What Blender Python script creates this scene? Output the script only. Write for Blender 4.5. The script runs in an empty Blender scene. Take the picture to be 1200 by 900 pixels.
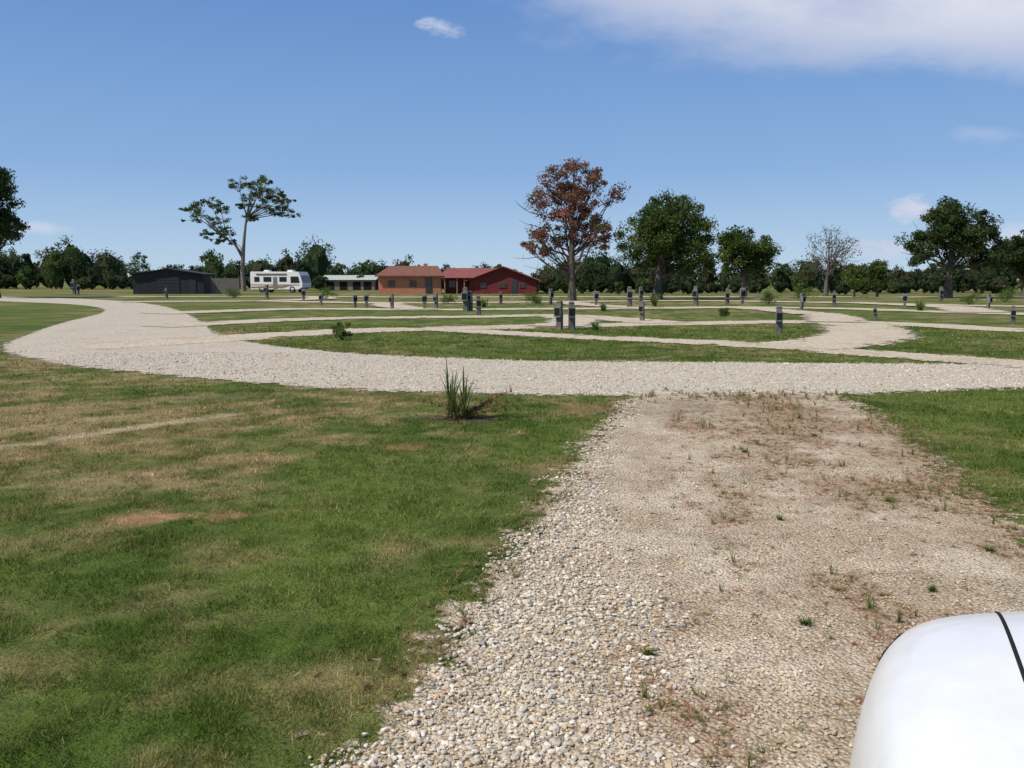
import bpy, math, random
import numpy as np
from mathutils import Vector, Matrix
from mathutils.bvhtree import BVHTree
R = math.radians
rng = np.random.default_rng(7)
random.seed(7)
scene = bpy.context.scene
COL = scene.collection

# ------------------------------------------------------------------ node helpers
def new_mat(name):
    m = bpy.data.materials.new(name); m.use_nodes = True
    nt = m.node_tree; nt.nodes.clear()
    return m, nt
def nd(nt, typ, **kw):
    n = nt.nodes.new(typ)
    for k, v in kw.items(): setattr(n, k, v)
    return n
def lk(nt, a, b): nt.links.new(a, b)
def noise(nt, vec, scale, detail=3, rough=0.55):
    n = nd(nt, 'ShaderNodeTexNoise'); n.inputs['Scale'].default_value = scale
    n.inputs['Detail'].default_value = detail; n.inputs['Roughness'].default_value = rough
    lk(nt, vec, n.inputs['Vector']); return n.outputs['Fac']
def sstep(nt, val, lo, hi, to0=0.0, to1=1.0):
    n = nd(nt, 'ShaderNodeMapRange', interpolation_type='SMOOTHSTEP')
    n.inputs['From Min'].default_value = lo; n.inputs['From Max'].default_value = hi
    n.inputs['To Min'].default_value = to0; n.inputs['To Max'].default_value = to1
    lk(nt, val, n.inputs['Value']); return n.outputs['Result']
def mth(nt, op, a, b=None, clamp=False):
    n = nd(nt, 'ShaderNodeMath', operation=op, use_clamp=clamp)
    for i, s in enumerate((a, b)):
        if s is None: continue
        if isinstance(s, (int, float)): n.inputs[i].default_value = s
        else: lk(nt, s, n.inputs[i])
    return n.outputs[0]
def mixc(nt, fac, a, b, blend='MIX'):
    n = nd(nt, 'ShaderNodeMix', data_type='RGBA', blend_type=blend)
    for s, i in ((fac, 0), (a, 6), (b, 7)):
        if isinstance(s, (int, float)): n.inputs[i].default_value = s
        elif isinstance(s, tuple): n.inputs[i].default_value = (*s, 1)
        else: lk(nt, s, n.inputs[i])
    return n.outputs[2]
def pos(nt): return nd(nt, 'ShaderNodeNewGeometry').outputs['Position']
def bsdf(nt, rough=0.8, spec=0.3, metal=0.0):
    b = nd(nt, 'ShaderNodeBsdfPrincipled')
    b.inputs['Roughness'].default_value = rough; b.inputs['Metallic'].default_value = metal
    b.inputs['Specular IOR Level'].default_value = spec
    o = nd(nt, 'ShaderNodeOutputMaterial'); lk(nt, b.outputs[0], o.inputs[0]); return b, o
def simple(name, col, rough=0.6, spec=0.4, metal=0.0, var=0.15, scale=6.0, bump=0.0):
    m, nt = new_mat(name); b, o = bsdf(nt, rough, spec, metal)
    p = nd(nt, 'ShaderNodeTexCoord').outputs['Object']
    f = noise(nt, p, scale, 4)
    d = tuple(c * (1 - var) for c in col); l = tuple(min(1, c * (1 + var)) for c in col)
    lk(nt, mixc(nt, sstep(nt, f, 0.3, 0.7), d, l), b.inputs['Base Color'])
    if bump:
        bn = nd(nt, 'ShaderNodeBump'); bn.inputs['Strength'].default_value = bump
        bn.inputs['Distance'].default_value = 0.02
        lk(nt, noise(nt, p, scale * 8, 3), bn.inputs['Height']); lk(nt, bn.outputs[0], b.inputs['Normal'])
    return m

# ------------------------------------------------------------------ numeric noise + lawn colour field
def vnoise(x, y, seed=0):
    x = np.asarray(x, float); y = np.asarray(y, float)
    xi = np.floor(x).astype(np.int64); yi = np.floor(y).astype(np.int64); fx = x - xi; fy = y - yi
    fx = fx * fx * (3 - 2 * fx); fy = fy * fy * (3 - 2 * fy)
    def h(a, b):
        n = (a * 374761393 + b * 668265263 + seed * 1442695) & 0x7fffffff
        n = ((n ^ (n >> 13)) * 1274126177) & 0x7fffffff
        return ((n ^ (n >> 16)) & 0xffff) / 65535.0
    return (h(xi, yi) * (1 - fx) + h(xi + 1, yi) * fx) * (1 - fy) + (h(xi, yi + 1) * (1 - fx) + h(xi + 1, yi + 1) * fx) * fy
def fbm(x, y, s, seed=0, oct=4, g=0.55):
    v = 0; a = 1; t = 0; c, q = math.cos(.6), math.sin(.6)
    for i in range(oct):
        v = v + a * vnoise(x * s + 17.3 * i, y * s - 9.1 * i, seed + i); t += a; a *= g; s *= 2.07
        x, y = x * c - y * q, x * q + y * c
    return v / t
def ss(v, a, b):
    t = np.clip((v - a) / (b - a), 0, 1); return t * t * (3 - 2 * t)
def mixn(f, a, b): return a * (1 - f[..., None]) + b * f[..., None]
PATCH = [(-2.53, 6.0, .42, .16, .15, (.42, .23, .12), .8), (-4.5, 9.5, .16, 1.7, -.62, (.48, .37, .23), .85), (-5.5, 9.9, .12, 1.2, -.66, (.44, .34, .21), .6), (-3.9, 7.0, .9, .12, .5, (.36, .28, .15), .5),
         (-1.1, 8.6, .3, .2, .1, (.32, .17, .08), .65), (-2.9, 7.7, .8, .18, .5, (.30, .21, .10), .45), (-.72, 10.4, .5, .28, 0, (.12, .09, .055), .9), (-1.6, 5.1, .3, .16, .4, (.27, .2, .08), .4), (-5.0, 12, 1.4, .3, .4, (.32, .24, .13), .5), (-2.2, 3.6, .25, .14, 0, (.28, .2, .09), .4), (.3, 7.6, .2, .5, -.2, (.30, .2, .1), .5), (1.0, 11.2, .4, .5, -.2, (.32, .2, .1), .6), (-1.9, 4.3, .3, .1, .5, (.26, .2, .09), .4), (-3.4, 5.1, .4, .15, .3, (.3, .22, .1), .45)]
def patch_mask(x, y, p):
    cx, cy, rx, ry, r = p[:5]; dx, dy = x - cx, y - cy; c, s = math.cos(r), math.sin(r)
    u, v = (dx * c + dy * s) / rx, (-dx * s + dy * c) / ry
    rr = np.hypot(u, v) + (fbm(x, y, 3.0, 71, 5, .75) - .5) * 3.0
    return 1 - ss(rr, .3, 1.4)
def lawn_color(x, y):
    a = fbm(x, y, .8, 1); b = fbm(x, y, 2.6, 11, 5, .65); c = fbm(x, y, .22, 23, 4)
    A, B, Y = np.array([.074, .112, .019]), np.array([.118, .155, .032]), np.array([.185, .182, .055])
    col = mixn(ss(a, .35, .68), A, B); col = mixn(ss(b, .46, .76) * .55, col, Y)
    near = 1 - ss(y, 14, 22)
    p = .81 * x - .58 * y; al = .58 * x + .81 * y
    streak = vnoise(p * 2.4, al * .22, 41) * .5 + vnoise(p * 6.5, al * .4, 43) * .3 + .2 * fbm(x, y, 5, 49)
    left = ss(-x + .45 * (y - 5), 0.2, 6.0)
    gr = near * (.05 + .55 * left + (streak - .5) * (.2 + .6 * left)) + (1 - near) * (.26 + .2 * ss(y, 30, 90))
    d = ss(gr + (c - .5) * 1.1 + (b - .5) * 1.3, .15, .95)
    d = d * np.where((x > 2.8) & (y < 16), .35, 1)
    DC = mixn(ss(b, .35, .65), np.array([.215, .165, .065]), np.array([.34, .255, .125]))
    col = mixn(d * .85, col, DC)
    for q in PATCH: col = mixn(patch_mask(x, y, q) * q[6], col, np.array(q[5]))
    return col

def mat_ground():
    m, nt = new_mat('grass_ground'); b, o = bsdf(nt, 0.95, 0.08)
    at = nd(nt, 'ShaderNodeAttribute', attribute_name='Col'); P = pos(nt)
    f1 = noise(nt, P, 55, 2, 0.7); f2 = noise(nt, P, 7, 3, 0.7)
    v = mth(nt, 'ADD', mth(nt, 'MULTIPLY', f1, 0.8), mth(nt, 'MULTIPLY', f2, 0.8))
    hv = nd(nt, 'ShaderNodeHueSaturation'); lk(nt, at.outputs['Color'], hv.inputs['Color'])
    lk(nt, sstep(nt, v, 0.45, 1.15, 0.5, 1.3), hv.inputs['Value'])
    lk(nt, hv.outputs[0], b.inputs['Base Color'])
    bn = nd(nt, 'ShaderNodeBump'); bn.inputs['Strength'].default_value = 0.7; bn.inputs['Distance'].default_value = 0.04
    lk(nt, v, bn.inputs['Height']); lk(nt, bn.outputs[0], b.inputs['Normal'])
    return m
def mat_blade(name, tr=.35):
    m, nt = new_mat(name)
    o = nd(nt, 'ShaderNodeOutputMaterial')
    c = nd(nt, 'ShaderNodeAttribute', attribute_name='Col').outputs['Color']
    d = nd(nt, 'ShaderNodeBsdfDiffuse'); lk(nt, c, d.inputs[0])
    t = nd(nt, 'ShaderNodeBsdfTranslucent'); lk(nt, c, t.inputs[0])
    mx = nd(nt, 'ShaderNodeMixShader'); mx.inputs[0].default_value = tr
    lk(nt, d.outputs[0], mx.inputs[1]); lk(nt, t.outputs[0], mx.inputs[2])
    lk(nt, mx.outputs[0], o.inputs[0])
    return m
def mat_gravel(name, kind):
    m, nt = new_mat(name); b = nd(nt, 'ShaderNodeBsdfPrincipled'); b.inputs['Roughness'].default_value = 0.95
    b.inputs['Specular IOR Level'].default_value = 0.1
    o = nd(nt, 'ShaderNodeOutputMaterial')
    P = pos(nt)
    vo = nd(nt, 'ShaderNodeTexVoronoi'); vo.inputs['Scale'].default_value = {'drive': 52, 'road': 30, 'far': 16}[kind]
    lk(nt, P, vo.inputs['Vector'])
    vs = nd(nt, 'ShaderNodeSeparateColor'); lk(nt, vo.outputs['Color'], vs.inputs[0])
    n1 = noise(nt, P, 0.7, 3, 0.6); n2 = noise(nt, P, 7, 4, 0.7); n4 = noise(nt, P, 2.2, 3, 0.7)
    if kind == 'drive':
        at = nd(nt, 'ShaderNodeAttribute', attribute_name='Tint')
        base = mixc(nt, sstep(nt, n2, 0.35, 0.65), (0.80, 0.78, 0.76), (1.10, 1.10, 1.10))
        base = mixc(nt, 1.0, at.outputs['Color'], base, 'MULTIPLY')
        amount = 0.32
    elif kind == 'road':
        base = mixc(nt, sstep(nt, n2, 0.3, 0.7), (0.47, 0.395, 0.29), (0.64, 0.555, 0.43)); amount = 0.65
        base = mixc(nt, sstep(nt, n1, 0.48, 0.68, 0, 0.7), base, (0.47, 0.36, 0.23))
    else:
        base = mixc(nt, sstep(nt, n2, 0.3, 0.7), (0.49, 0.395, 0.27), (0.68, 0.575, 0.41)); amount = 0.42
        base = mixc(nt, sstep(nt, n1, 0.45, 0.7, 0, 0.6), base, (0.44, 0.315, 0.185))
    stone = mixc(nt, vs.outputs[0], (0.36, 0.31, 0.24), (0.76, 0.675, 0.54))
    gate = mth(nt, 'MULTIPLY', sstep(nt, vs.outputs[1], 0.25, 0.45), amount)
    col = mixc(nt, gate, base, stone)
    gap = sstep(nt, vo.outputs['Distance'], 0.35, 0.8, 1.0, 0.68)
    hv = nd(nt, 'ShaderNodeHueSaturation'); lk(nt, col, hv.inputs['Color'])
    lk(nt, gap, hv.inputs['Value']); lk(nt, hv.outputs[0], b.inputs['Base Color'])
    h = mth(nt, 'ADD', mth(nt, 'MULTIPLY', vo.outputs['Distance'], -1.0), mth(nt, 'MULTIPLY', n2, 1.5))
    bn = nd(nt, 'ShaderNodeBump'); bn.inputs['Strength'].default_value = 0.8; bn.inputs['Distance'].default_value = 0.02
    lk(nt, h, bn.inputs['Height']); lk(nt, bn.outputs[0], b.inputs['Normal'])
    at = nd(nt, 'ShaderNodeAttribute', attribute_name='Col')
    se = nd(nt, 'ShaderNodeSeparateColor'); lk(nt, at.outputs['Color'], se.inputs[0])
    amp = 1.6 if kind != 'far' else 2.4
    e = mth(nt, 'ADD', se.outputs[0], mth(nt, 'MULTIPLY', mth(nt, 'SUBTRACT', n4, 0.5), amp))
    e = mth(nt, 'ADD', e, mth(nt, 'MULTIPLY', mth(nt, 'SUBTRACT', n2, 0.5), 1.4))
    if kind == 'far':
        e = mth(nt, 'SUBTRACT', e, sstep(nt, noise(nt, P, 0.45, 2), 0.5, 0.75, 0, 1.1))
    mk = sstep(nt, e, 0.35, 0.6)
    tr = nd(nt, 'ShaderNodeBsdfTransparent'); mx = nd(nt, 'ShaderNodeMixShader')
    lk(nt, mk, mx.inputs[0]); lk(nt, tr.outputs[0], mx.inputs[1]); lk(nt, b.outputs[0], mx.inputs[2]); lk(nt, mx.outputs[0], o.inputs[0])
    return m
def mat_vcol(name, rough=0.8, spec=0.2):
    m, nt = new_mat(name); b, o = bsdf(nt, rough, spec)
    at = nd(nt, 'ShaderNodeAttribute', attribute_name='Col')
    lk(nt, at.outputs['Color'], b.inputs['Base Color'])
    return m

# ------------------------------------------------------------------ mesh builder
class MB:
    def __init__(s): s.v = []; s.c = []; s.f = []; s.n = 0
    def add(s, verts, faces, mat=0, col=(1, 1, 1)):
        verts = np.asarray(verts, float).reshape(-1, 3); faces = np.asarray(faces, int)
        c = np.asarray(col, float)
        if c.ndim == 1: c = np.tile(c, (len(verts), 1))
        s.v.append(verts); s.c.append(c); s.f.append((faces + s.n, mat)); s.n += len(verts)
    def build(s, name, mats, loc=(0, 0, 0), smooth=False, parent=None, rotz=0):
        V = np.concatenate(s.v); C = np.concatenate(s.c)
        me = bpy.data.meshes.new(name)
        me.vertices.add(len(V)); me.vertices.foreach_set('co', V.ravel().astype(np.float32))
        li = np.concatenate([f.ravel() for f, m in s.f]); sizes = np.concatenate([np.full(len(f), f.shape[1]) for f, m in s.f])
        mi = np.concatenate([np.full(len(f), m) for f, m in s.f])
        me.loops.add(len(li)); me.loops.foreach_set('vertex_index', li.astype(np.int32))
        me.polygons.add(len(sizes))
        st = np.concatenate([[0], np.cumsum(sizes)[:-1]])
        me.polygons.foreach_set('loop_start', st.astype(np.int32))
        me.polygons.foreach_set('material_index', mi.astype(np.int32))
        me.polygons.foreach_set('use_smooth', np.full(len(sizes), smooth))
        me.update(calc_edges=True)
        a = me.color_attributes.new(name='Col', type='FLOAT_COLOR', domain='POINT')
        a.data.foreach_set('color', np.concatenate([C, np.ones((len(C), 1))], 1).ravel().astype(np.float32))
        for m in mats: me.materials.append(m)
        if len(V) < 50000: me.validate()
        ob = bpy.data.objects.new(name, me); ob.location = loc; ob.rotation_euler = (0, 0, rotz)
        COL.objects.link(ob)
        if parent: ob.parent = parent
        return ob
    def box(s, x0, x1, y0, y1, z0, z1, mat=0, col=(1, 1, 1)):
        v = [(x, y, z) for z in (z0, z1) for y in (y0, y1) for x in (x0, x1)]
        s.add(v, [(0, 2, 3, 1), (4, 5, 7, 6), (0, 1, 5, 4), (2, 6, 7, 3), (0, 4, 6, 2), (1, 3, 7, 5)], mat, col)
    def tube(s, pts, rad, mat=0, col=(1, 1, 1), k=7, cap=False):
        pts = np.asarray(pts, float); n = len(pts)
        T = np.gradient(pts, axis=0); T /= np.linalg.norm(T, axis=1)[:, None] + 1e-9
        up = np.array([0.31, 0.9, 0.12]) if abs(T[0][1]) < 0.8 else np.array([1, 0.1, 0.2])
        A = np.cross(T, up); A /= np.linalg.norm(A, axis=1)[:, None]; B = np.cross(T, A)
        ang = np.linspace(0, 2 * np.pi, k, endpoint=False)
        r = np.asarray(rad, float)[:, None, None]
        V = pts[:, None] + r * (np.cos(ang)[None, :, None] * A[:, None] + np.sin(ang)[None, :, None] * B[:, None])
        F = [(i * k + j, i * k + (j + 1) % k, (i + 1) * k + (j + 1) % k, (i + 1) * k + j) for i in range(n - 1) for j in range(k)]
        base = s.n
        s.add(V.reshape(-1, 3), F, mat, col)
        if cap:
            s.f.append((np.array([[base + (n - 1) * k + j for j in range(k)]]), mat))
            s.f.append((np.array([[base + j for j in range(k)][::-1]]), mat))
    def prism(s, poly, y0, y1, mat=0, axis='y'):
        n = len(poly)
        if axis == 'y': v = [(p[0], y0, p[1]) for p in poly] + [(p[0], y1, p[1]) for p in poly]
        else: v = [(y0, p[0], p[1]) for p in poly] + [(y1, p[0], p[1]) for p in poly]
        b = s.n
        s.add(v, [(i, (i + 1) % n, n + (i + 1) % n, n + i) for i in range(n)], mat)
        s.f.append((np.array([[b + i for i in range(n)][::-1]]), mat)); s.f.append((np.array([[b + n + i for i in range(n)]]), mat))

def catmull(pts, per=8):
    P = [np.array(p, float) for p in pts]; P = [2 * P[0] - P[1]] + P + [2 * P[-1] - P[-2]]
    out = []
    for i in range(1, len(P) - 2):
        for t in np.linspace(0, 1, per, endpoint=False):
            a, b, c, d = P[i - 1], P[i], P[i + 1], P[i + 2]
            out.append(0.5 * ((2 * b) + (-a + c) * t + (2 * a - 5 * b + 4 * c - d) * t * t + (-a + 3 * b - 3 * c + d) * t ** 3))
    out.append(P[-2]); return np.array(out)
def resample(pl, n):
    s = np.concatenate([[0], np.cumsum(np.linalg.norm(np.diff(pl, axis=0), axis=1))])
    t = np.linspace(0, s[-1], n)
    return np.stack([np.interp(t, s, pl[:, k]) for k in range(pl.shape[1])], 1)
def in_poly(x, y, poly):
    c = np.zeros(len(x), bool); n = len(poly)
    for i in range(n):
        x1, y1 = poly[i]; x2, y2 = poly[(i + 1) % n]
        if y1 == y2: continue
        m = ((y1 > y) != (y2 > y)) & (x < (x2 - x1) * (y - y1) / (y2 - y1) + x1)
        c ^= m
    return c
def dist_poly(x, y, poly):
    d = np.full(len(x), 1e9); n = len(poly)
    for i in range(n):
        ax, ay = poly[i]; bx, by = poly[(i + 1) % n]
        dx, dy = bx - ax, by - ay; L = dx * dx + dy * dy + 1e-12
        t = np.clip(((x - ax) * dx + (y - ay) * dy) / L, 0, 1)
        d = np.minimum(d, np.hypot(x - ax - t * dx, y - ay - t * dy))
    return d
def sdist(x, y, poly):
    d = dist_poly(x, y, poly); return np.where(in_poly(x, y, poly), d, -d)

# ------------------------------------------------------------------ ground + roads
def axis(fine0, fine1, st, lo, hi, g):
    a = list(np.arange(fine0, fine1, st)); s = st
    while a[-1] < hi: s *= g; a.append(a[-1] + s)
    s = st
    while a[0] > lo: s *= g; a.insert(0, a[0] - s)
    return np.array(a)
gx = axis(-9, 9, .13, -2600, 2600, 1.055); gy = axis(2, 20, .13, -500, 3200, 1.03)
GX, GY = np.meshgrid(gx, gy); nx, ny = len(gx), len(gy)
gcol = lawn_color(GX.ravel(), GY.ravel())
I = np.arange(nx * ny).reshape(ny, nx)
gb = MB(); gb.add(np.stack([GX.ravel(), GY.ravel(), np.zeros(nx * ny)], 1), np.stack([I[:-1, :-1], I[:-1, 1:], I[1:, 1:], I[1:, :-1]], -1).reshape(-1, 4), 0, gcol)
gb.build('ground', [mat_ground()])

def ribbon(name, A, B, z, mat, n=160, fade=0.45, inner=0):
    A = resample(catmull(A), n); B = resample(catmull(B), n)
    D = B - A; W = np.linalg.norm(D, axis=1)[:, None]; U = D / W
    lo, hi = 0.5 - fade * 1.6, 0.5 + fade * 1.2
    A2, B2 = A + U * fade, B - U * fade
    mids = [(A2 * (1 - t) + B2 * t, hi + .2 + (.5 - abs(t - .5)) * 3.0) for t in np.linspace(0, 1, 2 + max(1, inner))[1:-1]]
    cols = [(A - U * fade, lo), (A2, hi)] + mids + [(B2, hi), (B + U * fade, lo)]
    V = []; C = []; m = len(cols)
    for cpt, ev in cols:
        V.append(np.concatenate([cpt, np.full((n, 1), z)], 1)); C.append(np.full((n, 3), ev))
    V = np.concatenate(V); C = np.concatenate(C)
    F = np.array([(j * n + i, (j + 1) * n + i, (j + 1) * n + i + 1, j * n + i + 1) for j in range(m - 1) for i in range(n - 1)])
    a, bb, cc = V[F[0][0]], V[F[0][1]], V[F[0][2]]
    if np.cross(bb - a, cc - bb)[2] < 0: F = F[:, ::-1]
    b = MB(); b.add(V, F, 0, C); return b.build(name, [mat])
M_road = mat_gravel('gravel_road_mat', 'road'); M_drive = mat_gravel('gravel_drive_mat', 'drive'); M_far = mat_gravel('gravel_track_mat', 'far')
road_out = [(45, 18), (20, 14.8), (8.05, 13.3), (5.1, 12.6), (1.75, 12.4), (-0.6, 12.7), (-2.7, 13.25), (-6.1, 15.1), (-9.4, 17.4), (-12.9, 21.5), (-15.4, 27.4), (-17.9, 34), (-21, 43.6), (-25, 52), (-31, 60), (-39, 67), (-50, 75), (-80, 92), (-120, 110)]
road_in = [(45, 23.5), (20, 19.5), (12, 17.6), (8.75, 17.3), (4.9, 17.6), (0, 18.1), (-4, 20), (-7, 23.2), (-9.5, 27.4), (-12.3, 34), (-17.7, 46), (-24.4, 58.6), (-33, 71), (-46, 83), (-78, 104), (-120, 122)]
ribbon('gravel_road', road_out, road_in, 0.010, M_road, 220)
dr_l = [(-0.9, -6), (-0.75, 0.5), (-0.63, 2.81), (-0.472, 3.45), (-0.189, 4.56), (0.121, 5.9), (0.565, 7.93), (0.996, 9.8), (1.6, 12.0), (2.1, 13.6)]
dr_r = [(3.2, -6), (3.15, 0.5), (3.25, 3), (3.35, 4.5), (3.52, 5.7), (3.91, 7.23), (4.55, 9.8), (4.85, 12.0), (5.2, 13.6)]
def lr(y): return np.interp(y, [p[1] for p in dr_l], [p[0] for p in dr_l]), np.interp(y, [p[1] for p in dr_r], [p[0] for p in dr_r])
def rust(x, y):
    """0..1: where reddish soil and dead weeds show through the drive"""
    le, re = lr(y); q = (x - le) / (re - le)
    n = fbm(x, y * .6, 1.5, 51, 5, .72)
    band = .50 * np.exp(-((q - .55) / .22) ** 2) + .25 * np.exp(-((q - .93) / .08) ** 2) + .25 * ss(y, 5, 9)
    return ss(n + band * .40 - .22 * (q < .22), .54, .82)
def drive_tint(x, y):
    n = fbm(x, y, 2.2, 61, 5, .65); r = rust(x, y)
    c = mixn(ss(n, .35, .65), np.array([.48, .365, .225]), np.array([.66, .535, .37]))
    c = mixn(r * .85, c, np.array([.37, .22, .125]))
    return mixn(ss(fbm(x, y, 1.1, 66, 4), .58, .76) * .45, c, np.array([.24, .20, .10]))
dv = ribbon('gravel_driveway', dr_l, dr_r, 0.006, M_drive, 260, 0.35, inner=44)
co_ = np.empty(len(dv.data.vertices) * 3); dv.data.vertices.foreach_get('co', co_); co_ = co_.reshape(-1, 3)
ta = dv.data.color_attributes.new(name='Tint', type='FLOAT_COLOR', domain='POINT')
ta.data.foreach_set('color', np.concatenate([drive_tint(co_[:, 0], co_[:, 1]), np.ones((len(co_), 1))], 1).ravel().astype(np.float32))
def track(name, cl, w, z):
    c = catmull(cl, 6); T = np.gradient(c, axis=0); T /= np.linalg.norm(T, axis=1)[:, None]
    N = np.stack([-T[:, 1], T[:, 0]], 1)
    A = c - N * w / 2; B = c + N * w / 2
    return ribbon(name, A[::3], B[::3], z, M_far, 120, 0.5)
tracks = [
    ([(-11, 21.5), (-8.6, 24.4), (-5.7, 28.3), (-1.2, 30.4), (1.3, 31.5), (6.7, 33.3), (10.4, 34.7), (13.9, 34.4), (16, 31.5), (18, 28), (26, 25), (45, 24)], 2.5),
    ([(-3, 30), (0, 27.2), (2.5, 25.2), (5.75, 22.8), (8.1, 20.0), (10.5, 17.0)], 1.8),
    ([(13.5, 34), (12, 29), (10.6, 25.6), (8.6, 23.0), (7, 21.6)], 2.8),
    ([(-13, 31), (-11, 34.5), (-7.6, 37.8), (-1.6, 39.5), (1.7, 41), (3.9, 38.6), (6, 33.5)], 2.5),
    ([(-18, 43), (-12.5, 50), (-4.9, 48.6), (1, 50), (8, 51), (13.8, 53), (20, 50), (25.5, 42.5), (42, 36)], 3.0),
    ([(-30, 66), (-20.4, 68), (-9.5, 63), (0, 65), (14, 70), (25, 63), (34, 54), (60, 48)], 3.4),
    ([(-42, 84), (-25, 88), (-10, 84), (20, 86), (50, 82), (95, 72)], 4.0),
    ([(2, 41), (2.6, 36), (1.5, 31)], 2.2), ([(13, 34), (15, 42), (14, 52)], 2.4), ([(8, 51), (5, 58), (4, 66)], 2.6),
    ([(24, 44), (27, 53), (25, 64)], 3.0), ([(-9, 64), (-8, 56), (-5, 48)], 2.4), ([(-20, 88), (-17, 76), (-20, 67)], 3.0), ([(18, 28), (24, 33), (30, 40)], 2.6)]
for i, (cl, w) in enumerate(tracks):
    track('gravel_track', cl, w, 0.014 + 0.004 * i)

ROADP = np.concatenate([resample(catmull(road_out[:14]), 60), resample(catmull(road_in[:12]), 60)[::-1]])
DRP = np.concatenate([resample(catmull(dr_l), 40), resample(catmull(dr_r), 40)[::-1]])
TRP = []
for cl, w in tracks[:4]:
    c = resample(catmull(cl, 6), 30); T = np.gradient(c, axis=0); T /= np.linalg.norm(T, axis=1)[:, None]
    N = np.stack([-T[:, 1], T[:, 0]], 1); TRP.append(np.concatenate([c - N * w / 2, (c + N * w / 2)[::-1]]))

# ------------------------------------------------------------------ lawn blades
def blades(name, strata, mat):
    xs, ys, hs, ws = [], [], [], []
    for (x0, x1, y0, y1, dens, h, w) in strata:
        n = int((x1 - x0) * (y1 - y0) * dens)
        x = rng.uniform(x0, x1, n); y = rng.uniform(y0, y1, n)
        k = (np.abs(x) < 0.66 * y + 0.6)
        x, y = x[k], y[k]
        s = np.maximum(sdist(x, y, DRP), sdist(x, y, ROADP))
        if y1 > 18:
            for t in TRP: s = np.maximum(s, sdist(x, y, t))
        s = s + (vnoise(x * 2.2, y * 2.2, 3) - .5) * .6 + (vnoise(x * 8, y * 8, 5) - .5) * .4
        pr = np.clip(0.5 - s / 0.35, 0, 1)
        bald = np.clip(1.35 - 1.7 * fbm(x, y, 2.8, 9, 5, .75), 0.2, 1)
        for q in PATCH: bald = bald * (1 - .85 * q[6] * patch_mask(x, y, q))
        k = rng.random(len(x)) < pr * bald
        x, y = x[k], y[k]
        xs.append(x); ys.append(y); hs.append(h * rng.uniform(0.4, 1.2, len(x)) * (0.25 + 1.5 * ss(fbm(x, y, 7, 21, 3, .7), .25, .8))); ws.append(w * rng.uniform(0.6, 1.3, len(x)))
    x, y, h, w = map(np.concatenate, (xs, ys, hs, ws)); n = len(x)
    a = rng.uniform(0, 2 * np.pi, n); lean = rng.uniform(0.2, 1.3, n) * h; la = rng.uniform(0, 2 * np.pi, n)
    bx, by = np.cos(a) * w / 2, np.sin(a) * w / 2
    V = np.empty((n, 3, 3))
    V[:, 0] = np.stack([x - bx, y - by, np.full(n, 0.001)], 1); V[:, 1] = np.stack([x + bx, y + by, np.full(n, 0.001)], 1)
    V[:, 2] = np.stack([x + lean * np.cos(la), y + lean * np.sin(la), h], 1)
    tint = lawn_color(x, y) * rng.uniform(0.8, 1.9, n)[:, None] * (.72 + .6 * fbm(x, y, 9, 87, 3, .7))[:, None]
    dryb = rng.random(n) < 0.05 + .22 * ss(fbm(x, y, 4.5, 91, 4, .7), .45, .75)
    tint[dryb] = tint[dryb] * np.array([1.9, 1.4, 1.8]) + .04
    b = MB(); b.add(V.reshape(-1, 3), np.arange(n * 3).reshape(-1, 3), 0, np.repeat(tint, 3, 0))
    return b.build(name, [mat])
M_blade = mat_blade('grass_blade')
blades('lawn_grass', [
    (-3.2, 0.3, 1.8, 4.2, 17000, 0.030, 0.004), (-4.3, 0.8, 4.2, 6.5, 9500, 0.030, 0.0055), (-6.3, 1.2, 6.5, 9.5, 5200, 0.030, 0.0075),
    (-9.5, 2.2, 9.5, 13.2, 3000, 0.030, 0.010), (-14, -2, 13.2, 24, 800, 0.032, 0.018),
    (3.0, 4.6, 4.0, 6.5, 8500, 0.034, 0.0055), (3.4, 6.8, 6.5, 9.5, 5500, 0.034, 0.0075), (4.2, 9.0, 9.5, 13.6, 3200, 0.034, 0.010),
    (-9, 14, 17.2, 24, 800, 0.035, 0.02), (-10, 16, 24, 32, 350, 0.04, 0.03)], M_blade)

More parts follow.
